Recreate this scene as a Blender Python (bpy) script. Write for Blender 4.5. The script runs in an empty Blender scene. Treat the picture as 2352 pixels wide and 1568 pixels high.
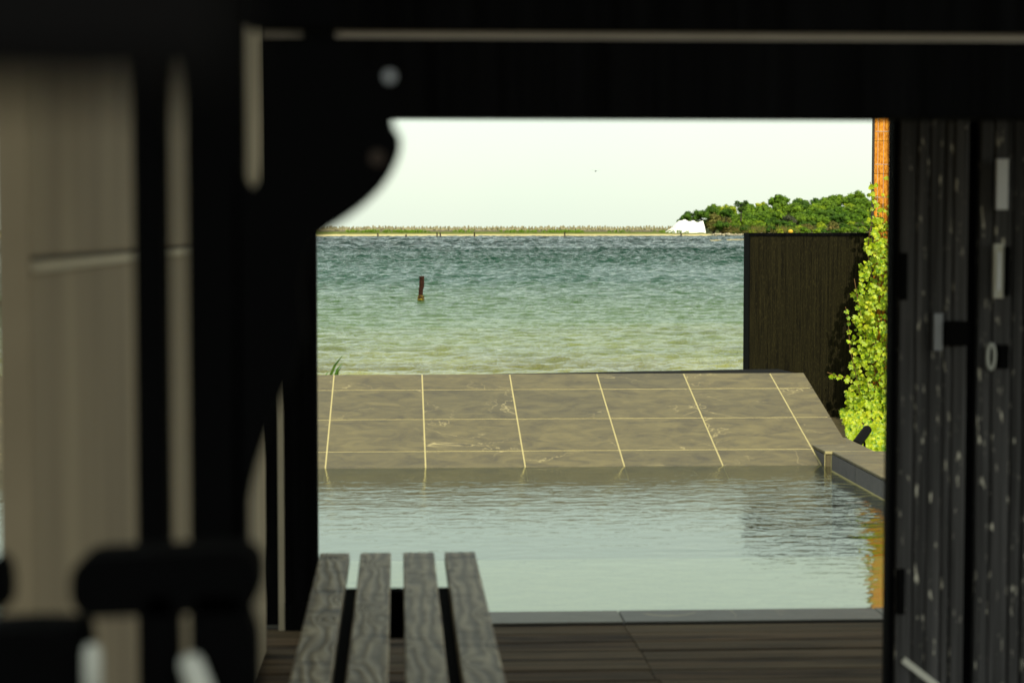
import bpy, bmesh, math, random
import numpy as np
from mathutils import Vector, Matrix, Euler
R = math.radians
rnd = random.Random(7)
scene = bpy.context.scene
C = scene.collection

# ------------------------------------------------------------------ camera, sky, sun, exposure
FPX = 4573.0                       # focal length in units of the 2352 px wide photograph (70 mm lens)
YAW = math.atan((1176 - 915) / FPX)
PITCH = math.atan((784 - 526) / FPX)
EYE = Vector((0, 0, 1.43))
cam_d = bpy.data.cameras.new('camera')
cam = bpy.data.objects.new('camera', cam_d); C.objects.link(cam)
cam.location = EYE
cam.rotation_euler = (R(90) - PITCH, 0, -YAW)
cam_d.sensor_width = 36
cam_d.lens = 36 * FPX / 2352
cam_d.clip_start = 0.05
cam_d.clip_end = 20000
cam_d.dof.use_dof = True
cam_d.dof.focus_distance = 24
cam_d.dof.aperture_fstop = 5.0
scene.camera = cam
RM = cam.rotation_euler.to_matrix()

SUN_EL, SUN_AZ = R(50), R(158)      # azimuth clockwise from +Y: behind and to the right
world = bpy.data.worlds.new("World"); scene.world = world
world.use_nodes = True
nt = world.node_tree; nt.nodes.clear()
sky = nt.nodes.new('ShaderNodeTexSky'); sky.sky_type = 'NISHITA'; sky.sun_disc = False
sky.sun_elevation = SUN_EL; sky.sun_rotation = SUN_AZ
sky.air_density = 1.0; sky.dust_density = 2.0; sky.ozone_density = 1.0
bg = nt.nodes.new('ShaderNodeBackground'); bg.inputs['Strength'].default_value = 0.05
ow = nt.nodes.new('ShaderNodeOutputWorld')
nt.links.new(sky.outputs[0], bg.inputs[0])
# a thin bright veil of high cloud, a little patchy, over the whole sky
veil = nt.nodes.new('ShaderNodeBackground'); veil.inputs['Strength'].default_value = 0.72
tcw = nt.nodes.new('ShaderNodeTexCoord'); nzw = nt.nodes.new('ShaderNodeTexNoise')
nzw.inputs['Scale'].default_value = 2.2; nzw.inputs['Detail'].default_value = 5
rw = nt.nodes.new('ShaderNodeValToRGB')
rw.color_ramp.elements[0].position = .3; rw.color_ramp.elements[0].color = (.80, .94, .77, 1)
rw.color_ramp.elements[1].position = .7; rw.color_ramp.elements[1].color = (.97, 1.0, .82, 1)
nt.links.new(tcw.outputs['Generated'], nzw.inputs['Vector']); nt.links.new(nzw.outputs[0], rw.inputs[0])
nt.links.new(rw.outputs[0], veil.inputs[0])
adw = nt.nodes.new('ShaderNodeAddShader')
nt.links.new(bg.outputs[0], adw.inputs[0]); nt.links.new(veil.outputs[0], adw.inputs[1]); nt.links.new(adw.outputs[0], ow.inputs[0])

sd = bpy.data.lights.new('sun', 'SUN'); sd.energy = 3.4; sd.angle = R(0.6); sd.color = (1, .93, .74)
sun = bpy.data.objects.new('sun', sd); C.objects.link(sun)
sdir = Vector((math.sin(SUN_AZ) * math.cos(SUN_EL), math.cos(SUN_AZ) * math.cos(SUN_EL), math.sin(SUN_EL)))
sun.rotation_euler = sdir.to_track_quat('Z', 'Y').to_euler()
vs = scene.view_settings
vs.view_transform = 'Standard'; vs.look = 'None'; vs.exposure = 0.3; vs.gamma = 1; vs.use_curve_mapping = False


def P(x, y, Y):
    """point on the plane at depth Y (metres in front of the eye) seen at photograph pixel x, y"""
    v = RM @ Vector(((x - 1176) / FPX, (784 - y) / FPX, -1))
    return EYE + v * (Y / v.y)


# ------------------------------------------------------------------ helpers
def tag(o, label=None, cat=None, group=None, kind=None):
    if label: o['label'] = label
    if cat: o['category'] = cat
    if group: o['group'] = group
    if kind: o['kind'] = kind
    return o


def empty(name, loc=(0, 0, 0)):
    o = bpy.data.objects.new(name, None); o.empty_display_size = .1
    o.location = loc; C.objects.link(o)
    return o


class MB:
    def __init__(s): s.v = []; s.f = []; s.mi = []
    def add(s, vs, fs, mi=0):
        n = len(s.v); s.v += [tuple(p) for p in vs]
        s.f += [tuple(i + n for i in f) for f in fs]; s.mi += [mi] * len(fs)
    def box(s, x0, x1, y0, y1, z0, z1, mi=0, M=None):
        vs = [Vector((x, y, z)) for z in (z0, z1) for y in (y0, y1) for x in (x0, x1)]
        if M is not None: vs = [M @ p for p in vs]
        s.add(vs, [(0, 2, 3, 1), (4, 5, 7, 6), (0, 1, 5, 4), (2, 6, 7, 3), (0, 4, 6, 2), (1, 3, 7, 5)], mi)
    def prism(s, poly, y0, y1, mi=0):
        """polygon in x, z extruded along y"""
        n = len(poly)
        vs = [(x, y0, z) for x, z in poly] + [(x, y1, z) for x, z in poly]
        s.add(vs, [tuple(range(n)), tuple(range(2 * n - 1, n - 1, -1))] +
              [(i, i + n, (i + 1) % n + n, (i + 1) % n) for i in range(n)], mi)
    def tube(s, pts, rad, n=8, mi=0, cap=True):
        pts = [Vector(p) for p in pts]
        rad = rad if isinstance(rad, (list, tuple)) else [rad] * len(pts)
        vs = []
        for i, p in enumerate(pts):
            d = (pts[min(i + 1, len(pts) - 1)] - pts[max(i - 1, 0)]).normalized()
            a = d.orthogonal().normalized() if i == 0 else (a - d * a.dot(d)).normalized()
            b = d.cross(a)
            for k in range(n):
                t = 2 * math.pi * k / n
                vs.append(p + (a * math.cos(t) + b * math.sin(t)) * rad[i])
        fs = [(i * n + k, i * n + (k + 1) % n, (i + 1) * n + (k + 1) % n, (i + 1) * n + k)
              for i in range(len(pts) - 1) for k in range(n)]
        if cap: fs += [tuple(range(n - 1, -1, -1)), tuple(range((len(pts) - 1) * n, len(pts) * n))]
        s.add(vs, fs, mi)
    def mesh(s, name, mats, smooth=False, bevel=0):
        me = bpy.data.meshes.new(name); me.from_pydata(s.v, [], s.f)
        for m in (mats if isinstance(mats, (list, tuple)) else [mats]): me.materials.append(m)
        if any(s.mi): me.polygons.foreach_set('material_index', s.mi)
        if bevel or True:
            bm = bmesh.new(); bm.from_mesh(me)
            if len(s.f) < 5000: bmesh.ops.recalc_face_normals(bm, faces=bm.faces)
            if bevel: bmesh.ops.bevel(bm, geom=bm.edges[:], offset=bevel, segments=1, affect='EDGES')
            bm.to_mesh(me); bm.free()
        if smooth: me.polygons.foreach_set('use_smooth', [True] * len(me.polygons))
        me.update()
        return me
    def build(s, name, mats, parent=None, smooth=False, bevel=0, loc=None):
        o = bpy.data.objects.new(name, s.mesh(name, mats, smooth, bevel)); C.objects.link(o)
        if loc: o.location = loc
        if parent: o.parent = parent
        return o


def inst(name, me, parent=None, loc=(0, 0, 0), rot=(0, 0, 0), sc=(1, 1, 1)):
    o = bpy.data.objects.new(name, me); C.objects.link(o)
    o.location = loc; o.rotation_euler = rot; o.scale = sc
    if parent: o.parent = parent
    return o


# ------------------------------------------------------------------ materials
class NT:
    def __init__(s, name, rough=.8, spec=.3, color=(.5, .5, .5), metallic=0):
        s.m = bpy.data.materials.new(name); s.m.use_nodes = True
        s.t = s.m.node_tree; s.b = s.t.nodes['Principled BSDF']; s.out = s.t.nodes['Material Output']
        s.set('Roughness', rough); s.set('Specular IOR Level', spec); s.set('Metallic', metallic)
        s.set('Base Color', color)
    def set(s, k, v):
        if k == 'Base Color' and isinstance(v, (tuple, list)): v = (*v[:3], 1)
        if hasattr(v, 'is_output'): s.t.links.new(v, s.b.inputs[k])
        else: s.b.inputs[k].default_value = v
    def n(s, typ, **kw):
        nd = s.t.nodes.new(typ)
        for k, v in kw.items():
            if k.startswith('_'): setattr(nd, k[1:], v)
        for k, v in kw.items():
            if k.startswith('_'): continue
            k2 = int(k[1:]) if k[0] == 'i' and k[1:].isdigit() else k.replace('__', ' ')
            sock = nd.inputs[k2]
            if hasattr(v, 'is_output'): s.t.links.new(v, sock)
            else:
                if sock.type == 'RGBA' and len(v) == 3: v = (*v, 1)
                sock.default_value = v
        return nd
    def coord(s, kind='Object', scale=(1, 1, 1), loc=(0, 0, 0), rand=False):
        tc = s.n('ShaderNodeTexCoord').outputs[kind]
        if rand:
            r = s.n('ShaderNodeObjectInfo').outputs['Random']
            k = s.n('ShaderNodeMath', _operation='MULTIPLY', i0=r, i1=57.0).outputs[0]
            cv = s.n('ShaderNodeCombineXYZ', X=k, Y=k, Z=k).outputs[0]
            tc = s.n('ShaderNodeVectorMath', _operation='ADD', i0=tc, i1=cv).outputs[0]
        return s.n('ShaderNodeMapping', Vector=tc, Scale=scale, Location=loc).outputs[0]
    def noise(s, vec, scale=5, detail=4, rough=.5, dist=0):
        return s.n('ShaderNodeTexNoise', Vector=vec, Scale=scale, Detail=detail, Roughness=rough, Distortion=dist).outputs[0]
    def rng(s, v, a, b, c=0, d=1):
        return s.n('ShaderNodeMapRange', Value=v, i1=a, i2=b, i3=c, i4=d).outputs[0]
    def mix(s, f, a, b, mode='MIX'):
        nd = s.n('ShaderNodeMix', _data_type='RGBA', _blend_type=mode)
        for i, v in ((0, f), (6, a), (7, b)):
            if hasattr(v, 'is_output'): s.t.links.new(v, nd.inputs[i])
            else: nd.inputs[i].default_value = (*v, 1) if isinstance(v, tuple) and len(v) == 3 else v
        return nd.outputs[2]
    def math(s, op, a, b=0.0):
        return s.n('ShaderNodeMath', _operation=op, i0=a, i1=b).outputs[0]
    def bump(s, h, dist=.01, strength=1.0):
        s.set('Normal', s.n('ShaderNodeBump', Height=h, Distance=dist, Strength=strength).outputs[0])


def plain(name, color, rough=.7, spec=.3, metallic=0, var=.15, scale=8):
    m = NT(name, rough, spec, color, metallic)
    nz = m.noise(m.coord(), scale, 5)
    m.set('Base Color', m.mix(nz, tuple(c * (1 - var) for c in color), tuple(min(1, c * (1 + var)) for c in color)))
    m.bump(nz, .002, .4)
    return m.m


def charred(name, base, flake, amount=.6, flake_lo=.62, scale=1.0):
    m = NT(name, .75, .35)
    v = m.coord(scale=(45 * scale, 45 * scale, 1.2 * scale), rand=True)
    g = m.noise(v, 1.0, 5, .65)
    v2 = m.coord(scale=(80 * scale, 80 * scale, 22 * scale), rand=True)
    fl = m.rng(m.noise(v2, 1.0, 3, .5), flake_lo, flake_lo + .12)
    col = m.mix(m.rng(g, .35, .7), tuple(c * .35 for c in base), tuple(c * 1.7 for c in base))
    col = m.mix(m.math('MULTIPLY', fl, amount), col, flake)
    m.set('Base Color', col)
    m.bump(g, .006, .8)
    return m.m


def stone(name, lo, hi, vein=(.36, .30, .17), rough=.55, rand=True):
    m = NT(name, rough, .4)
    v = m.coord(rand=rand)
    big = m.noise(m.coord(scale=(1.8, 3.4, 3.4), rand=rand), 2.6, 9, .66, .9)
    fine = m.noise(v, 55, 4, .6)
    c = m.mix(m.rng(big, .36, .66), lo, hi)
    c = m.mix(m.rng(fine, .3, .8, 0, .35), c, tuple(x * 1.5 for x in hi))
    w = m.noise(v, 1.7, 5, .55, .8)
    ve = m.math('ABSOLUTE', m.math('SUBTRACT', w, .5))
    vm = m.math('MULTIPLY', m.rng(ve, 0, .006, 1, 0), m.rng(m.noise(v, 1.3, 2), .5, .62))
    c = m.mix(m.math('MULTIPLY', vm, .75), c, vein)
    rr = m.n('ShaderNodeObjectInfo').outputs['Random']
    c = m.mix(1.0, c, m.n('ShaderNodeCombineColor', i0=m.rng(rr, 0, 1, .86, 1.1), i1=m.rng(rr, 0, 1, .88, 1.1),
                          i2=m.rng(rr, 0, 1, .92, 1.05)).outputs[0], 'MULTIPLY')
    m.set('Base Color', c); m.set('Roughness', m.rng(fine, 0, 1, rough - .1, rough + .15))
    m.bump(m.math('ADD', big, m.math('MULTIPLY', fine, .3)), .004, .5)
    return m.m


def slat_wood(name):
    """brushed, weathered pine: rings bent round knots, dark cracks across"""
    m = NT(name, .55, .22)
    tc = m.coord(rand=False)
    r = m.n('ShaderNodeObjectInfo').outputs['Random']
    off = m.n('ShaderNodeCombineXYZ', X=0.0, Y=m.math('MULTIPLY', r, 31.0), Z=m.math('MULTIPLY', r, 17.0)).outputs[0]
    v = m.n('ShaderNodeVectorMath', _operation='ADD', i0=tc, i1=off).outputs[0]
    vk = m.n('ShaderNodeMapping', Vector=v, Scale=(9.0, 4.2, 1)).outputs[0]
    d = m.n('ShaderNodeTexVoronoi', Vector=vk, Scale=1.0, Randomness=.8)
    dist = d.outputs['Distance']
    knot = m.rng(dist, 0, .42, 1, 0)
    warp = m.noise(m.n('ShaderNodeMapping', Vector=v, Scale=(7, 1.6, 1)).outputs[0], 1.4, 3, .5)
    sx = m.n('ShaderNodeSeparateXYZ', Vector=tc).outputs['X']
    ph = m.math('ADD', m.math('MULTIPLY', sx, 34.0), m.math('ADD', m.math('MULTIPLY', warp, 4.5),
                m.math('MULTIPLY', m.math('POWER', knot, 1.5), 3.8)))
    ring = m.math('SINE', m.math('MULTIPLY', ph, 6.0))
    ring = m.rng(ring, -1, 1)
    cr = m.noise(m.n('ShaderNodeMapping', Vector=v, Scale=(7, 26, 1), Rotation=(0, 0, .35)).outputs[0], 1.0, 2, .5, .6)
    crk = m.rng(cr, .60, .66)
    blot = m.noise(v, 5, 4, .6)
    c = m.mix(m.rng(blot, .3, .7), (.25, .21, .14), (.52, .45, .31))
    c = m.mix(m.math('MULTIPLY', ring, .78), c, (.11, .092, .066))
    c = m.mix(m.math('MULTIPLY', crk, .8), c, (.04, .036, .03))
    c = m.mix(m.rng(dist, .0, .085, .85, 0), c, (.62, .58, .46))
    c = m.mix(m.math('MULTIPLY', m.rng(dist, .08, .10, 0, 1), m.rng(dist, .10, .15, .7, 0)), c, (.03, .026, .022))
    m.set('Base Color', c)
    m.bump(m.math('SUBTRACT', m.math('MULTIPLY', ring, -.4), crk), .004, .9)
    return m.m


def deck_wood(name):
    m = NT(name, .8, .08)
    g = m.noise(m.coord(scale=(1.5, 40, 40), rand=True), 1.0, 6, .7, .3)
    g2 = m.noise(m.coord(scale=(.6, 6, 6), rand=True), 1.0, 3)
    c = m.mix(m.rng(g, .40, .60), (.008, .005, .0028), (.098, .062, .034))
    c = m.mix(m.rng(g2, .35, .75, 0, .6), c, (.12, .095, .06))
    m.set('Base Color', c); m.bump(g, .004, .8)
    return m.m


M = {}
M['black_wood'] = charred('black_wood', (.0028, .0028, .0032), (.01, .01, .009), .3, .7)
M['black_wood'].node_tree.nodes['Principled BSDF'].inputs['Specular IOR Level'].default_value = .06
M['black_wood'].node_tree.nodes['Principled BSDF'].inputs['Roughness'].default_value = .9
M['char'] = charred('charred_board', (.062, .059, .060), (.90, .84, .70), .95, .635)
M['char_fence'] = charred('charred_fence_board', (.012, .010, .0032), (.034, .028, .009), .6, .54, 1.7)
M['char_fence'].node_tree.nodes['Principled BSDF'].inputs['Specular IOR Level'].default_value = .08
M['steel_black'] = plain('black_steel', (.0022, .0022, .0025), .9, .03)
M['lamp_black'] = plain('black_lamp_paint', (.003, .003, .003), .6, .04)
M['rail'] = plain('dim_rail', (.34, .285, .235), .8, .1)
M['steel_frame'] = plain('bench_steel', (.004, .004, .004), .9, .03)
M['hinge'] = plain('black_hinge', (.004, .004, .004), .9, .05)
M['plate'] = plain('pale_plate', (.84, .85, .95), .4, .5)
M['zinc'] = plain('dull_zinc', (.30, .31, .34), .45, .5)
M['pegs'] = plain('pale_metal', (.55, .56, .52), .3, .6)
M['strip'] = plain('pale_strip', (.70, .68, .60), .6, .3)
M['trim'] = plain('pale_timber_trim', (.42, .36, .26), .6, .3)
M['slat'] = slat_wood('bench_slat_wood')
M['deck'] = deck_wood('deck_plank_wood')
M['tile'] = stone('slope_tile', (.049, .040, .024), (.124, .101, .045), (.44, .36, .17))
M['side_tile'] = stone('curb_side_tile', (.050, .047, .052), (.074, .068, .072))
M['coping'] = stone('coping_tile', (.070, .066, .056), (.11, .104, .088))
M['grout'] = plain('pale_grout', (.42, .36, .17), .8, .2)
M['poolfloor'] = stone('pool_floor_tile', (.04, .045, .038), (.05, .055, .045), rand=False)
M['shelf'] = stone('pool_shelf_tile', (.50, .44, .30), (.68, .60, .42), rand=False)
M['wire'] = plain('galvanised_wire', (.45, .42, .38), .4, .5)
M['room'] = plain('dark_room_floor', (.02, .018, .015), .9, .1)
M['bounce_lining'] = plain('pale_bounce_lining', (.66, .61, .50), .9, .1)  # kept pale so the unseen ceiling bounces light into the room


def beige():
    m = NT('beige_render', .75, .25)
    v = m.coord(scale=(1, 3, .6))
    g = m.noise(v, 1.6, 2, .5)
    m.set('Base Color', m.mix(m.rng(g, .3, .7), (.24, .19, .13), (.36, .29, .195)))
    m.bump(g, .003, .4)
    return m.m


M['beige'] = beige()
M['shaded_end'] = plain('beige_end_shade', (.27, .215, .145), .8, .1)  # wall's end face: shade put into the colour as a darker beige


def orange():
    m = NT('orange_cork_wall', .9, .1)
    g = m.noise(m.coord(scale=(1, 1, .35)), 60, 5, .7)
    b = m.noise(m.coord(scale=(1, 1, .5)), 6, 3)
    c = m.mix(m.rng(g, .38, .66), (.42, .12, .01), (.95, .42, .05))
    c = m.mix(m.rng(b, .3, .8, 0, .4), c, (.75, .30, .03))
    m.set('Base Color', c); m.bump(g, .006, .6)
    return m.m


M['orange'] = orange()


def leafmat(name, a, b, c, trans=.35):
    m = NT(name, .45, .4)
    r = m.n('ShaderNodeObjectInfo').outputs['Random']
    nz = m.noise(m.coord('Object'), 9, 2)
    nz2 = m.noise(m.coord('Object'), 38, 1)
    col = m.mix(m.rng(nz2, .35, .65), a, b)
    col = m.mix(m.rng(nz, .5, .72, 0, .8), col, c)
    m.set('Base Color', col)
    tr = m.n('ShaderNodeBsdfTranslucent', Color=col)
    mx = m.n('ShaderNodeMixShader', i0=trans)
    m.t.links.new(m.b.outputs[0], mx.inputs[1]); m.t.links.new(tr.outputs[0], mx.inputs[2])
    m.t.links.new(mx.outputs[0], m.out.inputs[0])
    return m.m


M['ivy'] = leafmat('ivy_leaf', (.11, .26, .004), (.52, .64, .010), (.72, .70, .02))
M['stem'] = plain('ivy_stem', (.16, .09, .03), .8, .2)
M['reed'] = leafmat('reed_blade', (.06, .16, .02), (.12, .26, .03), (.20, .30, .05))


def treemat(name, lo, hi):
    m = NT(name, .7, .15)
    nz = m.noise(m.coord('Object'), 2.6, 5, .7)
    r = m.n('ShaderNodeObjectInfo').outputs['Random']
    c = m.mix(m.rng(nz, .35, .65), lo, hi)
    k = m.rng(r, 0, 1, .75, 1.3)
    c = m.mix(1.0, c, m.n('ShaderNodeCombineColor', i0=k, i1=m.rng(r, 0, 1, .85, 1.15), i2=k).outputs[0], 'MULTIPLY')
    m.set('Base Color', c)
    return m.m


M['tree_dark'] = treemat('dark_foliage', (.014, .038, .003), (.065, .145, .008))
M['tree_mid'] = treemat('mid_foliage', (.026, .062, .003), (.14, .25, .010))
M['tree_bright'] = treemat('bright_foliage', (.10, .17, .006), (.38, .46, .02))
M['tree_brown'] = treemat('dry_foliage', (.06, .055, .010), (.24, .21, .05))
M['tree_grey'] = treemat('grey_foliage', (.030, .035, .018), (.085, .09, .045))
M['bark'] = plain('bark', (.06, .045, .03))
M['concrete'] = plain('weathered_concrete', (.27, .24, .14), .9, .1, scale=1.2, var=.35)
M['chalk'] = plain('white_rock', (.86, .84, .78), .8, .2, scale=.25, var=.12)
M['rubble'] = plain('pale_rubble', (.48, .42, .28), .9, .1, scale=.5, var=.5)
M['darkrock'] = plain('dark_rock', (.07, .06, .04), .9, .1, scale=.5, var=.5)


def pilemat():
    m = NT('rusty_steel', .85, .2)
    g = m.noise(m.coord(), 9, 5, .7)
    c = m.mix(m.rng(g, .35, .68), (.008, .003, .002), (.06, .018, .007))
    z = m.n('ShaderNodeSeparateXYZ', Vector=m.coord()).outputs['Z']
    al = m.math('MULTIPLY', m.rng(z, .15, .45, 1, 0), m.rng(z, .05, .16, 0, 1))
    c = m.mix(m.math('MULTIPLY', al, m.rng(g, .45, .6)), c, (.30, .24, .02))
    m.set('Base Color', c); m.bump(g, .04, 1)
    return m.m


M['rust'] = pilemat()
M['darkpost'] = plain('dark_post', (.03, .018, .012))
M['yellow'] = plain('yellow_lump', (.75, .42, .03))
M['bird'] = plain('bird_dark', (.05, .05, .055))


def shoremat(name, sand, green, gl, gh, sc=.5):
    m = NT(name, .95, .1)
    p = m.n('ShaderNodeNewGeometry').outputs['Position']
    z = m.n('ShaderNodeSeparateXYZ', Vector=p).outputs['Z']
    nz = m.noise(p, sc, 6, .7)
    nf = m.noise(p, sc * .12, 3, .6)
    s = m.mix(nz, tuple(c * .5 for c in sand), tuple(min(1, c * 1.4) for c in sand))
    s = m.mix(m.rng(nf, .5, .65, 0, .6), s, tuple(c * .35 for c in sand))
    g = m.mix(m.rng(nz, .35, .65), tuple(c * .4 for c in green), tuple(c * 1.6 for c in green))
    k = m.rng(m.math('ADD', z, m.math('MULTIPLY', nz, gh - gl)), gl + (gh - gl) * .3, gl + (gh - gl) * .8)
    m.set('Base Color', m.mix(k, s, g))
    return m.m


M['breakbank'] = shoremat('breakwater_bank', (.55, .46, .22), (.10, .12, .02), -1.5, -.6, .3)
M['spit'] = shoremat('spit_sand', (.42, .34, .14), (.22, .26, .04), -.6, 1.5, .8)
M['headground'] = plain('headland_ground', (.06, .07, .02), .9, .1, scale=.2, var=.4)
M['shore'] = plain('shore_ground', (.10, .085, .045), .95, .1, scale=1.5, var=.5)
M['soil'] = plain('planter_soil', (.05, .04, .02), .95, .1, scale=9, var=.5)


def sea_mat():
    m = NT('sea_water', .06, .5)
    p = m.n('ShaderNodeNewGeometry').outputs['Position']
    y = m.n('ShaderNodeSeparateXYZ', Vector=p).outputs['Y']
    patch = m.noise(m.n('ShaderNodeMapping', Vector=p, Scale=(.02, .05, 1)).outputs[0], 1.0, 4, .55)
    yy = m.math('ADD', y, m.math('MULTIPLY', m.math('SUBTRACT', patch, .5), 60.0))
    weed = m.noise(m.n('ShaderNodeMapping', Vector=p, Scale=(.25, .35, 1)).outputs[0], 1.0, 4, .6)
    nearc = m.mix(m.rng(weed, .42, .6), (.17, .17, .03), (.30, .31, .07))
    c = m.mix(m.rng(yy, 52, 78), nearc, (.10, .17, .045))
    c = m.mix(m.rng(yy, 72, 150), c, (.008, .065, .030))
    c = m.mix(m.rng(yy, 130, 420), c, (.002, .030, .020))
    m.set('Base Color', c)
    m.set('IOR', 1.33)
    a = m.noise(m.n('ShaderNodeMapping', Vector=p, Scale=(1.8, 1.5, 1)).outputs[0], 2.2, 6, .62)
    b = m.noise(m.n('ShaderNodeMapping', Vector=p, Scale=(.12, .35, 1)).outputs[0], 1.0, 4, .6)
    f = m.noise(m.n('ShaderNodeMapping', Vector=p, Scale=(.35, .30, 1)).outputs[0], 1.0, 4, .6)
    h = m.math('ADD', m.math('MULTIPLY', a, .5), m.math('MULTIPLY', b, 1.0))
    h = m.math('ADD', h, m.math('MULTIPLY', f, m.rng(y, 130, 700, 0, 9.0)))
    m.bump(h, 1.1, 1.0)
    return m.m


M['sea'] = sea_mat()


def pool_mat():
    m = bpy.data.materials.new('pool_water'); m.use_nodes = True
    h = NT.__new__(NT); h.m = m; h.t = m.node_tree; h.b = None; h.out = h.t.nodes['Material Output']
    h.t.nodes.remove(h.t.nodes['Principled BSDF'])
    p = h.n('ShaderNodeNewGeometry').outputs['Position']
    y = h.n('ShaderNodeSeparateXYZ', Vector=p).outputs['Y']
    x = h.n('ShaderNodeSeparateXYZ', Vector=p).outputs['X']
    big = h.noise(h.n('ShaderNodeMapping', Vector=p, Scale=(1.2, 3.4, 1)).outputs[0], 1.0, 2, .5, .2)
    med = h.noise(h.n('ShaderNodeMapping', Vector=p, Scale=(7.5, 12.0, 1)).outputs[0], 1.0, 3, .5, .4)
    amp = h.math('MULTIPLY', h.math('ADD', h.rng(y, 7.8, 10.3, .14, 1.0), h.rng(x, 1.4, 2.6, 0, .9)), h.rng(y, 11.0, 11.7, 1, .15))
    hh = h.math('MULTIPLY', h.math('ADD', h.math('MULTIPLY', big, .8), h.math('MULTIPLY', med, .8)), amp)
    bump = h.n('ShaderNodeBump', Height=hh, Distance=.0062, Strength=1.0).outputs[0]
    gl = h.n('ShaderNodeBsdfGlossy', Color=(.97, 1, .90, 1), Roughness=.02, Normal=bump)
    tr = h.n('ShaderNodeBsdfTransparent', Color=(.74, .82, .66, 1))
    fr = h.n('ShaderNodeFresnel', IOR=2.1, Normal=bump).outputs[0]
    mx = h.n('ShaderNodeMixShader', i0=fr)
    h.t.links.new(tr.outputs[0], mx.inputs[1]); h.t.links.new(gl.outputs[0], mx.inputs[2])
    h.t.links.new(mx.outputs[0], h.out.inputs[0])
    return m


M['pool'] = pool_mat()

# ------------------------------------------------------------------ the sea (real waves, coarser with distance)
SEA = -2.57
rs = np.random.RandomState(3)
lam = np.exp(rs.uniform(np.log(.32), np.log(9), 110))
ang = rs.normal(0, .75, 110) + R(94)
kx, ky = np.cos(ang) * 2 * np.pi / lam, np.sin(ang) * 2 * np.pi / lam
amp = .0090 * lam ** .82
pha = rs.uniform(0, 6.28, 110)


def waves(X, Y, lmin):
    Z = np.zeros_like(X)
    gust = .75 + .35 * np.sin(X * .031 + Y * .017) * np.sin(Y * .041 - X * .013 + 1.0)
    for i in range(110):
        if lam[i] < lmin: continue
        ph = kx[i] * X + ky[i] * Y + pha[i]
        wt = 1.0 if lam[i] < 3.5 else np.clip((Y - 170) / 260, 0, 1)
        Z += wt * amp[i] * (np.sin(ph) + .25 * np.sin(2 * ph + 1.2))
    return Z * gust * (.55 + .45 * np.clip((Y - 50) / 50, 0, 1)) * (1 + np.clip(Y - 60, 0, 300) / 230 - np.clip(Y - 600, 0, 400) / 500)


V = []; F = []; base = 0
for (x0, x1, dx, y0, y1, dy) in ((-16, 42, .125, 46, 116, .14), (-34, 116, .31, 115, 402, .33), (-100, 330, 1.2, 400, 1330, 1.25)):
    xs = np.arange(x0, x1, dx); ys = np.arange(y0, y1 + dy, dy)
    X, Y = np.meshgrid(xs, ys)
    Z = SEA + waves(X, Y, 2.6 * dx)
    V.append(np.stack([X, Y, Z], -1).reshape(-1, 3))
    n, mm = len(ys), len(xs)
    idx = np.arange(n * mm).reshape(n, mm) + base
    F.append(np.stack([idx[:-1, :-1], idx[:-1, 1:], idx[1:, 1:], idx[1:, :-1]], -1).reshape(-1, 4))
    base += n * mm
# the flat remainder out to the horizon, a little lower than the wave troughs
fl = [(-4000, 40), (4000, 40), (9000, 12000), (-9000, 12000)]
V.append(np.array([(x, y, SEA - .38) for x, y in fl])); F.append(np.array([[base, base + 1, base + 2, base + 3]]))
V = np.concatenate(V); F = np.concatenate(F)
me = bpy.data.meshes.new('sea')
me.vertices.add(len(V)); me.vertices.foreach_set('co', V.astype(np.float32).ravel())
me.loops.add(F.size); me.loops.foreach_set('vertex_index', F.astype(np.int32).ravel())
me.polygons.add(len(F)); me.polygons.foreach_set('loop_start', np.arange(0, F.size, 4, dtype=np.int32))
me.polygons.foreach_set('use_smooth', np.ones(len(F), dtype=bool))
me.update(calc_edges=True); me.validate(); me.materials.append(M['sea'])
tag(inst('sea', me), kind='structure')

# sloping shore between the pool and the water, and the ground under everything
g = MB()
prof = [(-40, -.9), (11.9, -.9), (14.2, -1.0), (22, -1.3), (40, -2.1), (52, -2.62), (70, -3.4), (200, -9), (9000, -40)]
cols = [-4000, -60, -20, 0, 20, 60, 4000]
vs_ = [(x, y, z) for y, z in prof for x in cols]
nc = len(cols)
g.add(vs_, [(j * nc + i, j * nc + i + 1, (j + 1) * nc + i + 1, (j + 1) * nc + i) for j in range(len(prof) - 1) for i in range(nc - 1)])
tag(g.build('ground', M['shore']), kind='structure')

# ------------------------------------------------------------------ breakwater bank and tetrapods
b = MB()
prof = [(1070, -3.4), (1082, -2.35), (1100, -1.9), (1118, -1.25), (1130, -.75), (1165, -.1), (1182, .1), (1230, .2), (1260, -4)]
xs = list(np.linspace(-330, 175, 240))
vs_ = []
for j, (y, z) in enumerate(prof):
    for i, x in enumerate(xs):
        w = 8 * math.sin(x * .013) + 4 * math.sin(x * .05 + 1)
        jz = rnd.uniform(-.16, .16) if 0 < j < 7 else 0
        vs_.append((x, y + w, z + jz))
n = len(xs)
b.add(vs_, [(j * n + i, j * n + i + 1, (j + 1) * n + i + 1, (j + 1) * n + i) for j in range(len(prof) - 1) for i in range(n - 1)])
tag(b.build('breakwater_bank', M['breakbank'], smooth=True), kind='structure')

wall_b = MB(); wall_b.box(-330, 160, 1168, 1169.2, -.3, .55)
o = wall_b.build('sea_wall', plain('wall_dark', (.16, .14, .10), scale=.6))
tag(o, 'long low concrete wall on the breakwater in front of the tetrapods', 'wall')


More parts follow.
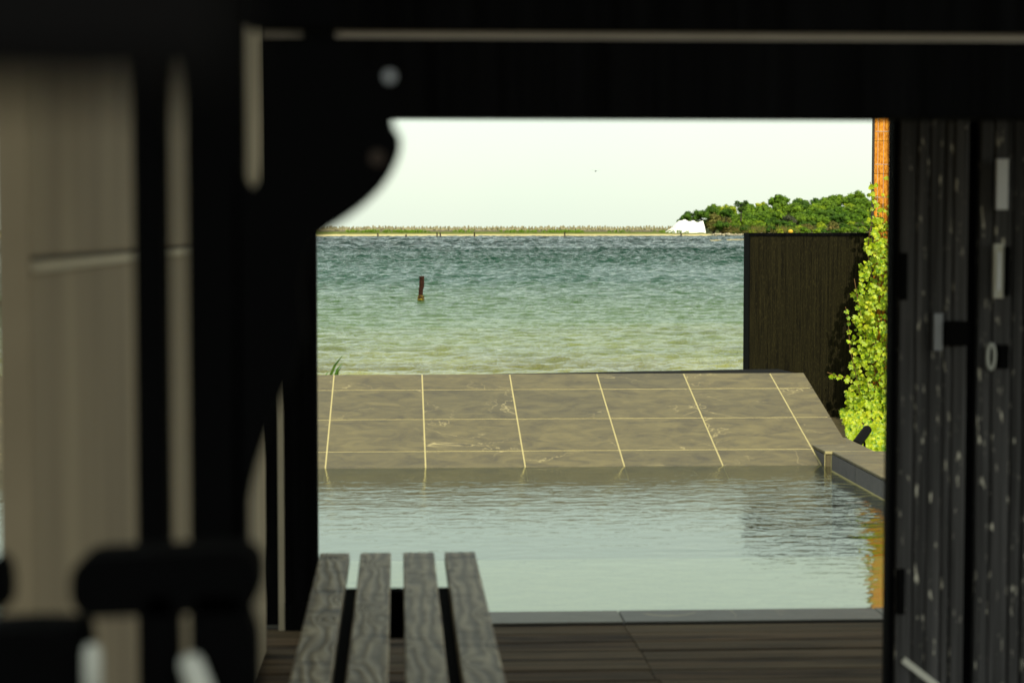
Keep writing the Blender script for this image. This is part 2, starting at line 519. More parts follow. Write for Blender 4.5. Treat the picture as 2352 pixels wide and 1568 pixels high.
def tetra_mesh():
    mb = MB()
    dirs = [Vector((0, 0, 1))] + [Vector((math.cos(a) * .943, math.sin(a) * .943, -.333)) for a in (.3, .3 + 2.094, .3 + 4.188)]
    for d in dirs: mb.tube([d * -.1, d * .45, d * 1.25], [.52, .46, .30], 8)
    return mb.mesh('tetrapod', M['concrete'])


tm = tetra_mesh()
cnt = 0
x = -52.0
while x < 166:
    for row in (0, 1):
        if cnt >= 298: break
        o = inst('tetrapod', tm, None, (x + row * .9 + rnd.uniform(-.35, .35), 1176 + row * 5 + rnd.uniform(-1, 1), .75 + row * .75 + rnd.uniform(-.25, .3)),
                 (rnd.uniform(-.5, .5), rnd.uniform(-.5, .5), rnd.uniform(0, 6)), (1.3 * rnd.uniform(.8, 1.2),) * 3)
        tag(o, 'grey concrete tetrapod in the row along the top of the breakwater', 'tetrapod', 'tetrapods heaped along the breakwater')
        cnt += 1
    x += 1.52 * rnd.uniform(.85, 1.15)

# scrub on the bank: low bushes in front of the tetrapods
sc = MB()
for i in range(900):
    x = rnd.uniform(-60, 168); y = rnd.uniform(1135, 1166)
    if math.sin(x * .21) + math.sin(x * .067 + 2) + rnd.uniform(-.9, .9) < .1: continue
    z = -.7 + (y - 1130) * .018; r = rnd.uniform(.3, .95)
    for k in range(7):
        c = Vector((x + rnd.uniform(-r, r), y + rnd.uniform(-r, r), z + rnd.uniform(0, r * 1.5)))
        a = Vector((rnd.uniform(-1, 1), rnd.uniform(-1, 1), rnd.uniform(-1, 1))).normalized() * .45
        bb = a.orthogonal().normalized() * .4
        sc.add([c - a, c - bb, c + a, c + bb], [(0, 1, 2, 3)])
o = sc.build('scrub', M['tree_mid']); tag(o, 'low green scrub growing along the breakwater bank', 'scrub', kind='stuff')


def rock_mesh(name, mat, seed):
    bm = bmesh.new(); bmesh.ops.create_icosphere(bm, subdivisions=1, radius=1)
    r_ = random.Random(seed)
    for v in bm.verts: v.co *= r_.uniform(.65, 1.2); v.co.z *= .7
    me = bpy.data.meshes.new(name); bm.to_mesh(me); bm.free(); me.materials.append(mat)
    return me


def rubble(name, mat, spots, label, cat):
    """many stones joined into one object"""
    mb = MB(); src = [rock_mesh('s', mat, k) for k in range(4)]
    for (x, y, z, r) in spots:
        s = rnd.choice(src); rot = Euler((0, 0, rnd.uniform(0, 6))).to_matrix()
        mb.add([rot @ v.co * r + Vector((x, y, z)) for v in s.vertices], [tuple(p.vertices) for p in s.polygons])
    o = mb.build(name, mat); tag(o, label, cat, kind='stuff'); return o


sp = []
for i in range(150):
    x = (rnd.uniform(1160, 1400) - 915) * .2275; sp.append((x, 1040 + rnd.uniform(-10, 18), SEA + .05, rnd.uniform(.3, .9)))
rubble('shore_rocks', M['darkrock'], sp, 'dark wet rocks breaking the water in front of the breakwater beach', 'rocks')
sp = []
for i in range(420):
    x = (rnd.uniform(1540, 2000) - 915) * .250; sp.append((x, 1142 + rnd.uniform(-6, 14), SEA + rnd.uniform(0, 1.1), rnd.uniform(.4, 1.2)))
rubble('shore_boulders', M['rubble'], sp, 'pale boulders lining the waterline below the wooded headland', 'rocks')

# sand spit at the right, nearer than the headland
b = MB(); n = 60; mrows = 9; vs_ = []
for j in range(mrows):
    for i in range(n):
        u = i / (n - 1); v = j / (mrows - 1)
        x = 88 + u * 110; wy = 640 + 8 * math.sin(u * 5) + (v - .5) * (6 + 75 * u)
        z = SEA - .5 + (0.55 + 1.9 * min(1, u * 1.6)) * math.sin(math.pi * v) ** .8 + rnd.uniform(-.08, .08)
        vs_.append((x, wy, z))
b.add(vs_, [(j * n + i, j * n + i + 1, (j + 1) * n + i + 1, (j + 1) * n + i) for j in range(mrows - 1) for i in range(n - 1)])
tag(b.build('sand_spit', M['spit'], smooth=True), kind='structure')

# ------------------------------------------------------------------ headland
K = 1200 / FPX


def topz(px):
    pts = [(1540, 512), (1553, 498), (1565, 480), (1600, 472), (1660, 473), (1740, 474), (1785, 460), (1830, 461), (1880, 456), (1945, 449), (1990, 452), (2200, 440), (2600, 470)]
    for (a, ya), (c, yc) in zip(pts, pts[1:]):
        if px <= c: return 1.43 + (526 - (ya + (yc - ya) * max(0, (px - a)) / (c - a))) * K
    return 10


hb = MB(); n = 90; rows = [(1150, -3.2), (1160, -1.6), (1172, 0), ]
vs_ = []; mr = 14
for j in range(mr):
    v = j / (mr - 1)
    for i in range(n):
        px = 1600 + i * 9.0
        x = (px - 915) * K
        t = topz(px) - 4.6
        e = min(1, (px - 1600) / 60)
        z = -3.2 + (max(1, t) + 3.2) * (math.sin(v * math.pi / 2) ** 1.1) * e
        vs_.append((x + v * 12, 1152 + v * 150, z))
hb.add(vs_, [(j * n + i, j * n + i + 1, (j + 1) * n + i + 1, (j + 1) * n + i) for j in range(mr - 1) for i in range(n - 1)])
tag(hb.build('headland', M['headground'], smooth=True), kind='structure')

# white rock bluff: rough wedge
bm = bmesh.new(); bmesh.ops.create_grid(bm, x_segments=44, y_segments=22, size=1)
from mathutils import noise as mnoise
for v in bm.verts:
    u, w = v.co.x, v.co.y            # u along the shore, w from water up
    px = 1567 + u * 52
    left = max(0, min(1, (px - 1522) / 42))
    right = max(0, min(1, (1628 - px) / 12))
    t = (w + 1) / 2
    hgt = (9.0 + 2.2 * mnoise.noise(Vector((u * 3.2, 0, 5)))) * left ** .9 * min(1, .55 + right)
    z = -3 + t ** .75 * hgt * (1 if right > 0 else .5)
    x = (px - 915) * .2515; y = 1140 + t * 11 + 3 * (1 - left)
    d = mnoise.noise(Vector((x * .22, z * .3, 3))) * 1.7 + mnoise.noise(Vector((x * .7, z * .9, 1))) * .5
    v.co = Vector((x, y + d, z + d * .3))
for f in bm.faces: f.smooth = False
me = bpy.data.meshes.new('white_bluff'); bm.to_mesh(me); bm.free(); me.materials.append(M['chalk'])
tag(inst('rock_bluff', me), 'bright white bare rock bluff at the seaward tip of the wooded headland', 'rock')


def crown_mesh(name, mat, seed, rx=1.0, rz=.72, leaf=.062, nl=1500, lobes=26):
    """many leaf-clump faces spread through lobes of a crown of unit radius"""
    r_ = random.Random(seed); mb = MB()
    cs = []
    for i in range(lobes):
        a = r_.uniform(0, 6.28); q = r_.uniform(0, .72); zz = r_.uniform(-.25, .55) * (1 - q * .5)
        cs.append((Vector((math.cos(a) * q * rx, math.sin(a) * q * rx, zz * rz / .72)), r_.uniform(.17, .36)))
    for c, rr in cs:
        bm = bmesh.new(); bmesh.ops.create_icosphere(bm, subdivisions=1, radius=rr * .86)
        for v in bm.verts:
            v.co *= 1 + .28 * mnoise.noise(v.co * 7 + c * 5); v.co.z *= .8
        mb.add([v.co + c for v in bm.verts], [tuple(v.index for v in f.verts) for f in bm.faces]); bm.free()
    for i in range(nl):
        c, rr = r_.choice(cs)
        d = Vector((r_.gauss(0, 1), r_.gauss(0, 1), r_.gauss(.35, 1))).normalized()
        p = c + Vector((d.x, d.y, d.z * .8)) * rr * r_.uniform(.85, 1.12)
        nrm = (d + Vector((r_.uniform(-.7, .7), r_.uniform(-.7, .7), r_.uniform(-.3, .7)))).normalized()
        a = nrm.orthogonal().normalized(); bb = nrm.cross(a); s = leaf * r_.uniform(.6, 1.3)
        th = r_.uniform(0, 3); a, bb = a * math.cos(th) + bb * math.sin(th), bb * math.cos(th) - a * math.sin(th)
        mb.add([p - a * s, p - bb * s * .7, p + a * s, p + bb * s * .7], [(0, 1, 2, 3)])
    return mb.mesh(name, mat)


def trunk_mesh():
    mb = MB(); mb.tube([(0, 0, -1.6), (.03, 0, -.8), (-.02, .02, .1)], [.07, .055, .035], 7)
    for a in (0, 2.1, 4.2): mb.tube([(0, 0, -.7), (math.cos(a) * .35, math.sin(a) * .35, -.05)], [.035, .015], 5)
    return mb.mesh('trunk', M['bark'])


trunk = trunk_mesh()
crowns = {k: [crown_mesh('crown', M[k], s * 3 + i) for i in range(4)] for s, k in
          enumerate(('tree_dark', 'tree_mid', 'tree_bright', 'tree_brown', 'tree_grey'))}


def tree(px, ypx, Y, r, kind, label, group=None, name='broadleaf_tree', sx=1.0, sz=1.0, crown=None):
    """crown centre seen at px, ypx at depth Y, radius r metres"""
    p = P(px, ypx, Y)
    root = empty(name, (p.x, p.y, p.z - r * 1.55 * sz))
    tag(root, label, 'tree', group)
    inst('trunk', trunk, root, (0, 0, r * 1.55 * sz), (0, 0, rnd.uniform(0, 6)), (r, r, r * sz))
    inst('crown', crown or rnd.choice(crowns[kind]), root, (0, 0, r * 1.55 * sz), (0, 0, rnd.uniform(0, 6)), (r * sx, r * sx, r * sz))
    return root


nt_ = 0
for row in range(10):
    v = max(0, row - 1) / 8
    Y = 1172 + v * 110 - (9 if row == 0 else 0)
    px = 1668 + rnd.uniform(-6, 6) if row < 4 else 1640
    while px < 2120:
        tp = 526 - (topz(px) - 1.43) / K
        ybase = 527
        y = ybase + (tp + 10 - ybase) * v + rnd.uniform(-4, 4) + (7 if row == 0 else 0)
        r = rnd.uniform(5.0, 8.6) if v > .2 else rnd.uniform(3, 5.0)
        q = rnd.random()
        if v < .35: kind = 'tree_brown' if q < .12 else 'tree_dark' if q < .45 else 'tree_bright' if q < .58 else 'tree_grey' if q < .66 else 'tree_mid'
        else: kind = 'tree_mid' if q < .70 else 'tree_dark' if q < .93 else 'tree_bright' if q < .99 else 'tree_brown'
        word = {'tree_mid': 'mid green', 'tree_dark': 'dark green', 'tree_bright': 'light yellow green', 'tree_brown': 'brownish', 'tree_grey': 'grey green'}[kind]
        where = 'at the foot' if v < .3 else 'on the slope' if v < .8 else 'on the skyline'
        if px < 2120:
            spot = 'near its rocky tip' if px < 1712 else 'above the fence left end' if px < 1800 else 'above the fence middle' if px < 1890 else 'above the fence right half' if px < 1975 else 'beside the ivy'
            tree(px, y, Y, r, kind, f'{word} rounded tree {where} of the headland {spot}', 'trees covering the headland')
            nt_ += 1
        px += r / K * rnd.uniform(1.25, 1.75)
# single trees that stand out
for (px, y, r, kind, label) in (
        (1580, 491, 6.2, 'tree_dark', 'dark round tree overhanging the white rock at the tip of the headland'),
        (1566, 500, 3.8, 'tree_dark', 'outermost dark bushy tree leaning over the left end of the white rock'),
        (1610, 488, 6.4, 'tree_dark', 'broad dark tree standing above the middle of the white rock'),
        (1634, 477, 5.2, 'tree_dark', 'dark tree with flat dense top behind the brown bush'),
        (1598, 503, 3.6, 'tree_mid', 'green tree hanging low over the face of the white rock'),
        (1582, 499, 3.6, 'tree_dark', 'small dark bush hanging over the upper edge of the white rock'),
        (1614, 501, 3.4, 'tree_dark', 'small dark bush at the upper right corner of the white rock'),
        (1640, 502, 8.8, 'tree_brown', 'large brown dry rounded bush right of the white rock'),
        (1636, 526, 3.2, 'tree_brown', 'small brown bush at the waterline beside the white rock'),
        (1654, 521, 5.2, 'tree_dark', 'dark green bush low in front of the large brown bush'),
        (1668, 527, 4.0, 'tree_brown', 'low brown shrub above the pale boulders'),
        (1668, 482, 5.0, 'tree_dark', 'small dark tree with pointed round top left of the flat topped pine')):
    tree(px, y + (11 if y < 510 else 0), 1158 if y < 510 else 1150, r, kind, label, name='coastal_tree')
# umbrella pine with flat layered top
um = MB(); r_ = random.Random(5)
for (cx, cz, w) in ((-.5, .35, .75), (.45, .42, .8), (0, .15, 1.0), (-.8, .52, .35), (.95, .55, .35), (.1, -.15, .8)):
    for i in range(150):
        a = r_.uniform(0, 6.28); q = math.sqrt(r_.random()) * w
        p = Vector((cx + q * math.cos(a), q * math.sin(a) * .7, cz - .25 + r_.uniform(-.14, .12) * (1.4 - q)))
        s = r_.uniform(.06, .12); t = r_.uniform(0, 3)
        um.add([p + Vector((math.cos(t) * s, math.sin(t) * s, r_.uniform(-.03, .03))), p + Vector((-math.sin(t) * s, math.cos(t) * s, .03)),
                p - Vector((math.cos(t) * s, math.sin(t) * s, 0)), p + Vector((math.sin(t) * s, -math.cos(t) * s, -.03))], [(0, 1, 2, 3)])
tree(1702, 471, 1158, 6.2, 'tree_dark', 'flat topped umbrella pine with open layers rising above the wood', name='umbrella_pine',
     crown=um.mesh('crown', M['tree_dark']), sz=.95, sx=.75)

# dry reeds on the headland front
rd = MB()
for i in range(700):
    px = rnd.choice([rnd.gauss(1745, 10), rnd.gauss(1700, 14), rnd.gauss(1800, 18)]); p = P(px, 535 + rnd.uniform(-4, 2), 1166 - rnd.uniform(0, 6))
    h = rnd.uniform(1.5, 5.0); w = .12; dx = rnd.uniform(-.6, .6)
    rd.add([p + Vector((-w, 0, 0)), p + Vector((w, 0, 0)), p + Vector((dx, 0, h))], [(0, 1, 2)])
o = rd.build('dry_reeds', M['tree_brown']); tag(o, 'dry straw coloured reeds at the foot of the headland wood', 'reeds', kind='stuff')

# ------------------------------------------------------------------ posts in the sea
def far_post(px, ytop, ybase, w, label):
    Y = (4.0) * FPX / (ybase - 526)
    p = P(px, ybase, Y); h = (ybase - ytop) * Y / FPX + .1; r = w / 2 * Y / FPX
    mb = MB()
    mb.tube([(0, 0, -.6), (0, 0, .1), (.02 * h, 0, h * .3), (0, 0, h * .62), (-.02 * h, 0, h)], [r * 1.5, r * 1.5, r * .95, r, r * .8], 8)
    o = mb.build('mooring_post', M['darkpost'], loc=(p.x, p.y, SEA))
    tag(o, label, 'post', 'distant posts standing in the water')


far_post(868, 536, 545.4, 3.4, 'leftmost distant dark post in front of the breakwater beach')
far_post(932.7, 539, 545.6, 4.0, 'short dark post second from the left before the breakwater')
far_post(1003.8, 534, 545.2, 3.2, 'left one of the close pair of thin dark posts')
far_post(1011.3, 534, 545.2, 3.2, 'right one of the close pair of thin dark posts')
far_post(1089.8, 533.5, 545.2, 3.4, 'lone dark post between the close pair and the dark rocks')
far_post(1297, 533, 545.0, 3.0, 'dark post standing among the dark rocks off the beach')
far_post(1564.5, 535, 544.2, 3.2, 'dark post standing in front of the white rock bluff')

Yp = 4.0 * FPX / (694 - 526)
p = P(967, 694, Yp); k = Yp / FPX
mb = MB()
pts = []; rad = []
for i in range(27):
    t = i / 26; h = -.8 + t * (58 * k + .85)
    r = 5.9 * k
    if h < .32: r = (6.6 + 1.6 * math.exp(-((h - .18) / .12) ** 2)) * k
    elif h < .75: r = 5.2 * k
    pts.append(((.7 * math.sin(t * 9) + (1.2 if h > .75 else 0)) * k, .3 * math.cos(t * 7) * k, h)); rad.append(r * rnd.uniform(.93, 1.06))
mb.tube(pts, rad, 12)
root = empty('mooring_pile', (p.x, p.y, SEA)); tag(root, 'thick rusty steel pile with algae ring standing alone in the sea', 'pile')
o = mb.build('shaft', M['rust'], root, smooth=False)
c2 = MB()
c2.tube([(4 * k, 0, .84), (4.2 * k, 0, 1.12)], 3.2 * k, 8); c2.build('broken_collar', M['rust'], root)
c3 = MB()
for i in range(60):
    a = rnd.uniform(0, 6.28); h = rnd.uniform(.02, .33); rr = 6.6 * k
    q = Vector((math.cos(a) * rr, math.sin(a) * rr, h)); s = rnd.uniform(.02, .05)
    c3.add([q + Vector((-s, 0, -s)), q + Vector((s, 0, -s * .5)), q + Vector((0, 0, s)), q + Vector((math.cos(a) * s, math.sin(a) * s, 0))],
           [(0, 1, 3), (1, 2, 3), (2, 0, 3)])
o = c3.build('barnacles', M['rust'], root); o['kind'] = 'stuff'

# bird in the sky
p = P(1368, 394, 260); mb = MB()
mb.tube([(-.30, 0, .02), (-.12, 0, .05), (.12, 0, .03), (.3, 0, 0)], [.03, .09, .07, .02], 8)
mb.add([(-.08, -.02, .06), (.12, -.02, .05), (.02, -.38, .20), (-.10, -.40, .19), (-.05, -.75, .08), (-.12, -.74, .08)], [(0, 1, 2, 3), (3, 2, 4, 5)])
mb.add([(-.08, .02, .06), (.12, .02, .05), (.02, .38, .20), (-.10, .40, .19), (-.05, .75, .08), (-.12, .74, .08)], [(0, 3, 2, 1), (3, 5, 4, 2)])
o = mb.build('bird', M['bird'], loc=p); o.rotation_euler = (0, 0, R(75))
tag(o, 'small dark bird flying in the pale sky above the sea', 'bird')

# ------------------------------------------------------------------ pool
YC, ZC, SL = 13.6, .437, .257
def zs(y): return ZC - SL * (YC - y)
PX0, PX1 = -5.0, 2.80
slope = empty('pool_slope', (0, YC, 0)); tag(slope, 'tiled stone slope rising from the far edge of the pool', 'slope')
mb = MB()
mb.add([(PX0, YC, zs(YC) - .0018), (PX1 - .02, YC, zs(YC) - .0018), (PX1 - .02, 11.68, zs(11.68) - .0018), (PX0, 11.68, zs(11.68) - .0018),
        (PX0, YC, -1.2), (PX1 - .02, YC, -1.2), (PX1 - .02, 11.68, -1.2), (PX0, 11.68, -1.2)],
       [(0, 1, 2, 3), (4, 7, 6, 5), (0, 4, 5, 1), (3, 2, 6, 7), (0, 3, 7, 4), (1, 5, 6, 2)])
body = mb.build('grout_bed', M['grout']); body.parent = slope; body.location = (0, -YC, 0)
ys = [YC, 13.29, 12.73, 12.17, 11.68]
xs = [.16 + .6 * k for k in range(-8, 5)]; xs = [PX0] + xs + [PX1]
for i in range(len(xs) - 1):
    for j in range(len(ys) - 1):
        x0, x1 = xs[i] + .0048, xs[i + 1] - .0048
        y1, y0 = ys[j] - (.0062 if j else 0), ys[j + 1] + .0062
        dj = 0 if j else .0
        cy = (y0 + y1) / 2; cx = (x0 + x1) / 2
        t = MB(); h = .009
        vs_ = [(x - cx, y - cy, zs(y) - zs(cy) + dz) for dz in (-h, 0) for y in (y0, y1) for x in (x0, x1)]
        t.add(vs_, [(0, 2, 3, 1), (4, 5, 7, 6), (0, 1, 5, 4), (2, 6, 7, 3), (0, 4, 6, 2), (1, 3, 7, 5)])
        o = t.build('tile', M['tile'], slope); o.location = (cx, cy - YC, zs(cy) + rnd.uniform(-.0002, .0005))

# dark rim behind the crest, running off at a slight angle, and black fence base
rim = MB(); rim.prism([(0, 0), (0, 0)], 0, 1) if False else None
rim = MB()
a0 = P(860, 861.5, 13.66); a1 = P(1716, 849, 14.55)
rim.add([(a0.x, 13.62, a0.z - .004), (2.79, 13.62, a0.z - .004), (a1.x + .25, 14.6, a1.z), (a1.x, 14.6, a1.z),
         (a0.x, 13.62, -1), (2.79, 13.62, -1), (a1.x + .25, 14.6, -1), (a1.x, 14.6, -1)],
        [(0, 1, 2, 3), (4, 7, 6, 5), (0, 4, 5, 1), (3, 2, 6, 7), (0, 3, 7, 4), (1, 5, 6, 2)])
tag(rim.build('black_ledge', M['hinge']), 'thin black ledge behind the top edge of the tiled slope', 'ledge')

# pool basin and water
mb = MB()
mb.box(PX0, 2.62, 6.83, 11.9, -.98, -.9)
tag(mb.build('pool_basin', M['poolfloor']), kind='structure')
mb = MB(); mb.box(PX0, 2.555, 6.84, 9.15, -.89, -.10)
tag(mb.build('pool_shelf', M['shelf']), 'pale submerged shelf along the near side of the pool', 'ledge')
mb = MB(); mb.add([(PX0, 6.8, 0), (2.9, 6.8, 0), (2.9, 11.98, 0), (PX0, 11.98, 0)], [(0, 1, 2, 3)])
tag(mb.build('pool_water', M['pool']), kind='structure')

# right hand curbs
cb = empty('pool_curb', (2.69, 12.25, 0)); tag(cb, 'short tiled curb block at the foot of the slope beside the black spotlight', 'curb')
def rel(root, o): o.location = Vector(o.location) - root.location; o.parent = root; return o
XA, ZA, YA0, YA1 = 2.572, .085, 11.85, 12.62
mb = MB(); mb.box(XA + .012, 2.86, YA0 + .012, YA1, -1.0, ZA - .014); rel(cb, mb.build('curb_core', M['grout']))
mb = MB(); mb.box(XA, 2.875, YA0, YA1 + .02, ZA - .012, ZA + .004); rel(cb, mb.build('top_tile', M['tile'], bevel=.002))
mb = MB(); mb.box(XA - .002, XA + .01, YA0 + .012, 12.32, -.95, ZA - .018); rel(cb, mb.build('side_tile', M['side_tile']))
mb = MB(); mb.box(XA - .002, XA + .01, 12.33, YA1, -.95, ZA - .018); rel(cb, mb.build('side_tile', M['side_tile']))
mb = MB(); mb.box(XA + .006, 2.86, YA0 - .002, YA0 + .01, -.95, ZA - .018); rel(cb, mb.build('front_tile', M['tile']))
mb = MB(); mb.box(XA - .001, 2.88, YA0 - .006, YA0 + .004, ZA - .010, ZA + .0045); rel(cb, mb.build('pale_edge_trim', M['grout']))
mb = MB(); mb.box(XA - .0045, XA, YA0 - .006, YA0 + .001, -.95, ZA - .012); rel(cb, mb.build('corner_trim', M['grout']))

XB, ZB = 2.560, .115
cb2 = empty('side_curb', (2.8, 9.3, 0)); tag(cb2, 'long tiled curb along the right side of the pool with dark inner face', 'curb')
mb = MB(); mb.box(XB + .012, 3.10, 6.85, 11.58, -1.0, ZB - .014); rel(cb2, mb.build('curb_core', M['grout']))
seams = [6.85, 7.39, 7.99, 8.59, 9.19, 9.79, 10.39, 10.99, 11.6]
for a, c in zip(seams, seams[1:]):
    mb = MB(); mb.box(XB, 3.11, a + .002, c - .002, ZB - .012, ZB + .002); rel(cb2, mb.build('top_tile', M['tile'], bevel=.0015))
    mb = MB(); mb.box(XB - .002, XB + .01, a + .003, c - .003, -.95, ZB - .016); rel(cb2, mb.build('side_tile', M['side_tile']))
mb = MB(); mb.box(XB - .005, XB - .001, 11.596, 11.604, -.95, ZB - .02); rel(cb2, mb.build('corner_trim', M['grout']))
mb = MB(); mb.box(XB + .004, 3.10, 11.59, 11.598, -.95, ZB - .016); rel(cb2, mb.build('front_tile', M['tile']))
mb = MB(); mb.box(XB - .004, XB - .001, 6.95, 11.6, -.004, .006); rel(cb2, mb.build('waterline_joint', M['grout']))
mb = MB(); mb.box(2.90, 3.12, 11.62, 11.66, -.4, .10)
mb.box(3.115, 3.15, 6.95, 11.66, -.4, .10)
tag(mb.build('edging_strip', M['steel_black']), 'black steel edging behind the pool curb', 'edging')

# planter ground and near coping
mb = MB(); mb.box(2.885, 9, 11.67, 18.3, -1.1, -.32)
tag(mb.build('planter_soil', M['soil']), kind='structure')
cop = empty('near_coping', (0, 6.727, .1035)); tag(cop, 'grey stone coping between the pool and the wooden deck', 'coping')
mb = MB(); mb.box(PX0, 3.3, 6.63, 6.825, -1.0, .098); rel(cop, mb.build('coping_core', M['side_tile']))
for k in range(-6, 4):
    x0 = P(1420, 1418, 6.82).x + k * .9
    mb = MB(); mb.box(-.448, .448, -.1, .1, -.005, .004)
    o = mb.build('coping_tile', M['coping'], cop, bevel=.002); o.location = (x0 + .45, 0, 0)

# ------------------------------------------------------------------ black fence
YF = 18.5
fx0 = P(1722, 700, YF).x; fx1 = 4.62; fz = P(1712, 535, YF).z
fence = empty('black_fence', ((fx0 + fx1) / 2, YF, -.9)); tag(fence, 'charred black board fence between the sea and the ivy wall', 'fence')
mb = MB(); mb.box(fx0 - .0, fx1, YF + .02, YF + .26, -1.0, fz - .03); rel(fence, mb.build('fence_core', M['steel_black']))
nb = 16; w = (fx1 - fx0) / nb
for i in range(nb):
    mb = MB(); mb.box(-w / 2 + .0008, w / 2 - .0008, 0, .02, 0, fz + .93)
    o = mb.build('board', M['char_fence']); o.location = (fx0 + w * (i + .5), YF - rnd.uniform(0, .003), -.95); rel(fence, o)
mb = MB(); mb.box(fx0 - .012, fx0 - .001, YF - .004, YF + .27, -1.0, fz); rel(fence, mb.build('end_board', M['hinge']))
mb = MB(); mb.box(fx0 - .015, fx1, YF - .008, YF + .275, fz - .028, fz); rel(fence, mb.build('cap_rail', M['black_wood']))
p = P(1806, 534, YF + .3)
bm = bmesh.new(); bmesh.ops.create_icosphere(bm, subdivisions=2, radius=1)
for v in bm.verts: v.co = Vector((v.co.x * .024, v.co.y * .024, v.co.z * .021 * (1 + .2 * mnoise.noise(v.co * 2))))
me = bpy.data.meshes.new('lump'); bm.to_mesh(me); bm.free(); me.materials.append(M['yellow'])
tag(inst('yellow_knob', me, None, (p.x, YF + .1, fz + .012)), 'small yellow rounded knob on the top edge of the black fence', 'knob')

# ------------------------------------------------------------------ orange wall with wire trellis
YO = 18.42
ox0 = P(2005, 400, YO).x
ow_ = empty('orange_wall', (ox0 + 1, YO, -.9)); tag(ow_, 'tall rough orange wall behind the wire trellis and ivy', 'wall')
mb = MB(); mb.box(ox0 + .012, ox0 + 2.4, YO, YO + .05, -1.0, 4.6); rel(ow_, mb.build('wall_face', M['orange']))
mb = MB(); mb.box(ox0, ox0 + .011, YO - .012, YO + .05, -1.0, 4.6); rel(ow_, mb.build('corner_strip', M['bark']))
tw = empty('wire_trellis', (ox0 + 1, YO - .06, -.9)); tag(tw, 'galvanised wire grid fixed in front of the orange wall', 'trellis')
for i in range(26):
    mb = MB(); x = ox0 + .03 + .054 * i
    mb.tube([(x, YO - .06, -.9), (x, YO - .06, 3.2)], .0018, 6); rel(tw, mb.build('upright_wire', M['wire']))
zz = P(2020, 298, YO).z + .3 * 4; 
for i in range(13):
    z = zz - .305 * i
    mb = MB(); mb.tube([(ox0 + .005, YO - .066, z), (ox0 + 1.45, YO - .066, z)], .0026, 6); rel(tw, mb.build('cross_wire', M['wire']))

# ------------------------------------------------------------------ ivy
def leaf_geom(s, seed):
    r_ = random.Random(seed)
    out = [(0, 0), (.38, .02), (.62, .30), (.42, .42), (.60, .80), (.26, .78), (0, 1.18), (-.26, .78), (-.60, .80), (-.42, .42), (-.62, .30), (-.38, .02)]
    vs = [(0, .5, -.10 * s)]
    for (x, y) in out:
        vs.append((x * s * r_.uniform(.9, 1.1), y * s, .12 * s * abs(x) + r_.uniform(-.03, .03) * s))
    vs[0] = (0, .45 * s, -.05 * s)
    n = len(out)
    return vs, [(0, 1 + i, 1 + (i + 1) % n) for i in range(n)]


ivy = empty('ivy', (4.6, 18.1, -.4)); tag(ivy, 'bright yellow green ivy climbing the trellis and spreading over the planter', 'ivy')
leaf_meshes = []
for k in range(5):
    vs_, fs_ = leaf_geom(1, k); mb = MB(); mb.add(vs_, fs_); leaf_meshes.append(mb.mesh('leaf', M['ivy']))
leaves = []
def left_outline(ypx):
    pts = [(400, 2030), (430, 2003), (520, 2000), (600, 1986), (640, 1974), (700, 1972), (760, 1960), (830, 1957), (870, 1965), (905, 1948), (935, 1932), (1060, 1932)]
    for (a, xa), (c, xc) in zip(pts, pts[1:]):
        if ypx <= c: return xa + (xc - xa) * max(0, ypx - a) / (c - a)
    return 1932
def add_leaf(p, s, face=None):
    f = face or Vector((rnd.uniform(-.7, .5), -1, rnd.uniform(-.1, .8)))
    q = (-f.normalized()).to_track_quat('-Z', 'Y')
    e = (q @ Euler((0, 0, math.pi + rnd.uniform(-1.0, 1.0))).to_quaternion()).to_euler()
    leaves.append((p, e, s))
for i in range(9500):
    y = rnd.uniform(405, 1075) if i % 5 else rnd.uniform(900, 1075)
    lo = left_outline(y) + 8 * math.sin(y * .11) + rnd.uniform(-7, 7)
    x = rnd.uniform(lo, 2330)
    dens = 1.0 if y > 560 else .12 + .88 * max(0, (y - 430)) / 130
    if rnd.random() > dens: continue
    cl = mnoise.noise(Vector((x * .035, y * .035, 2)))
    if cl < -.3 and y < 800 and rnd.random() < .6: continue
    if y > 940:      # ground cover nearer the pool
        Y = 18.2 - (y - 940) / 135 * 4.9 + rnd.uniform(-.4, .3)
        x = max(x, 1932 + (y - 930) * .30)
        s = rnd.uniform(.022, .044)
    else:
        Y = YO - .05 - rnd.uniform(0, .26) * (1 if y > 560 else .4) - max(0, cl) * .25
        s = rnd.uniform(.020, .052)
    p = P(x, y, Y)
    if Y < 13.7 and p.x < 2.88: continue
    add_leaf(p, s)
# runners
runner = [[P(1960, 880, 18.1), P(1945, 866, 18.0), P(1925, 864, 17.9), P(1900, 855, 17.85)],
          [P(1990, 780, 18.2), P(1972, 700, 18.1), P(1962, 640, 18.1)],
          [P(1975, 900, 18.1), P(1952, 800, 18.0), P(1948, 740, 17.95), P(1942, 705, 17.9)],
          [P(2010, 470, 18.3), P(2002, 440, 18.2), P(1999, 418, 18.2)]]
for rr in runner:
    for a, c in zip(rr, rr[1:]):
        for t in (0, .3, .65):
            add_leaf(a.lerp(c, t) + Vector((rnd.uniform(-.02, .02), 0, rnd.uniform(-.02, .02))), rnd.uniform(.03, .05))
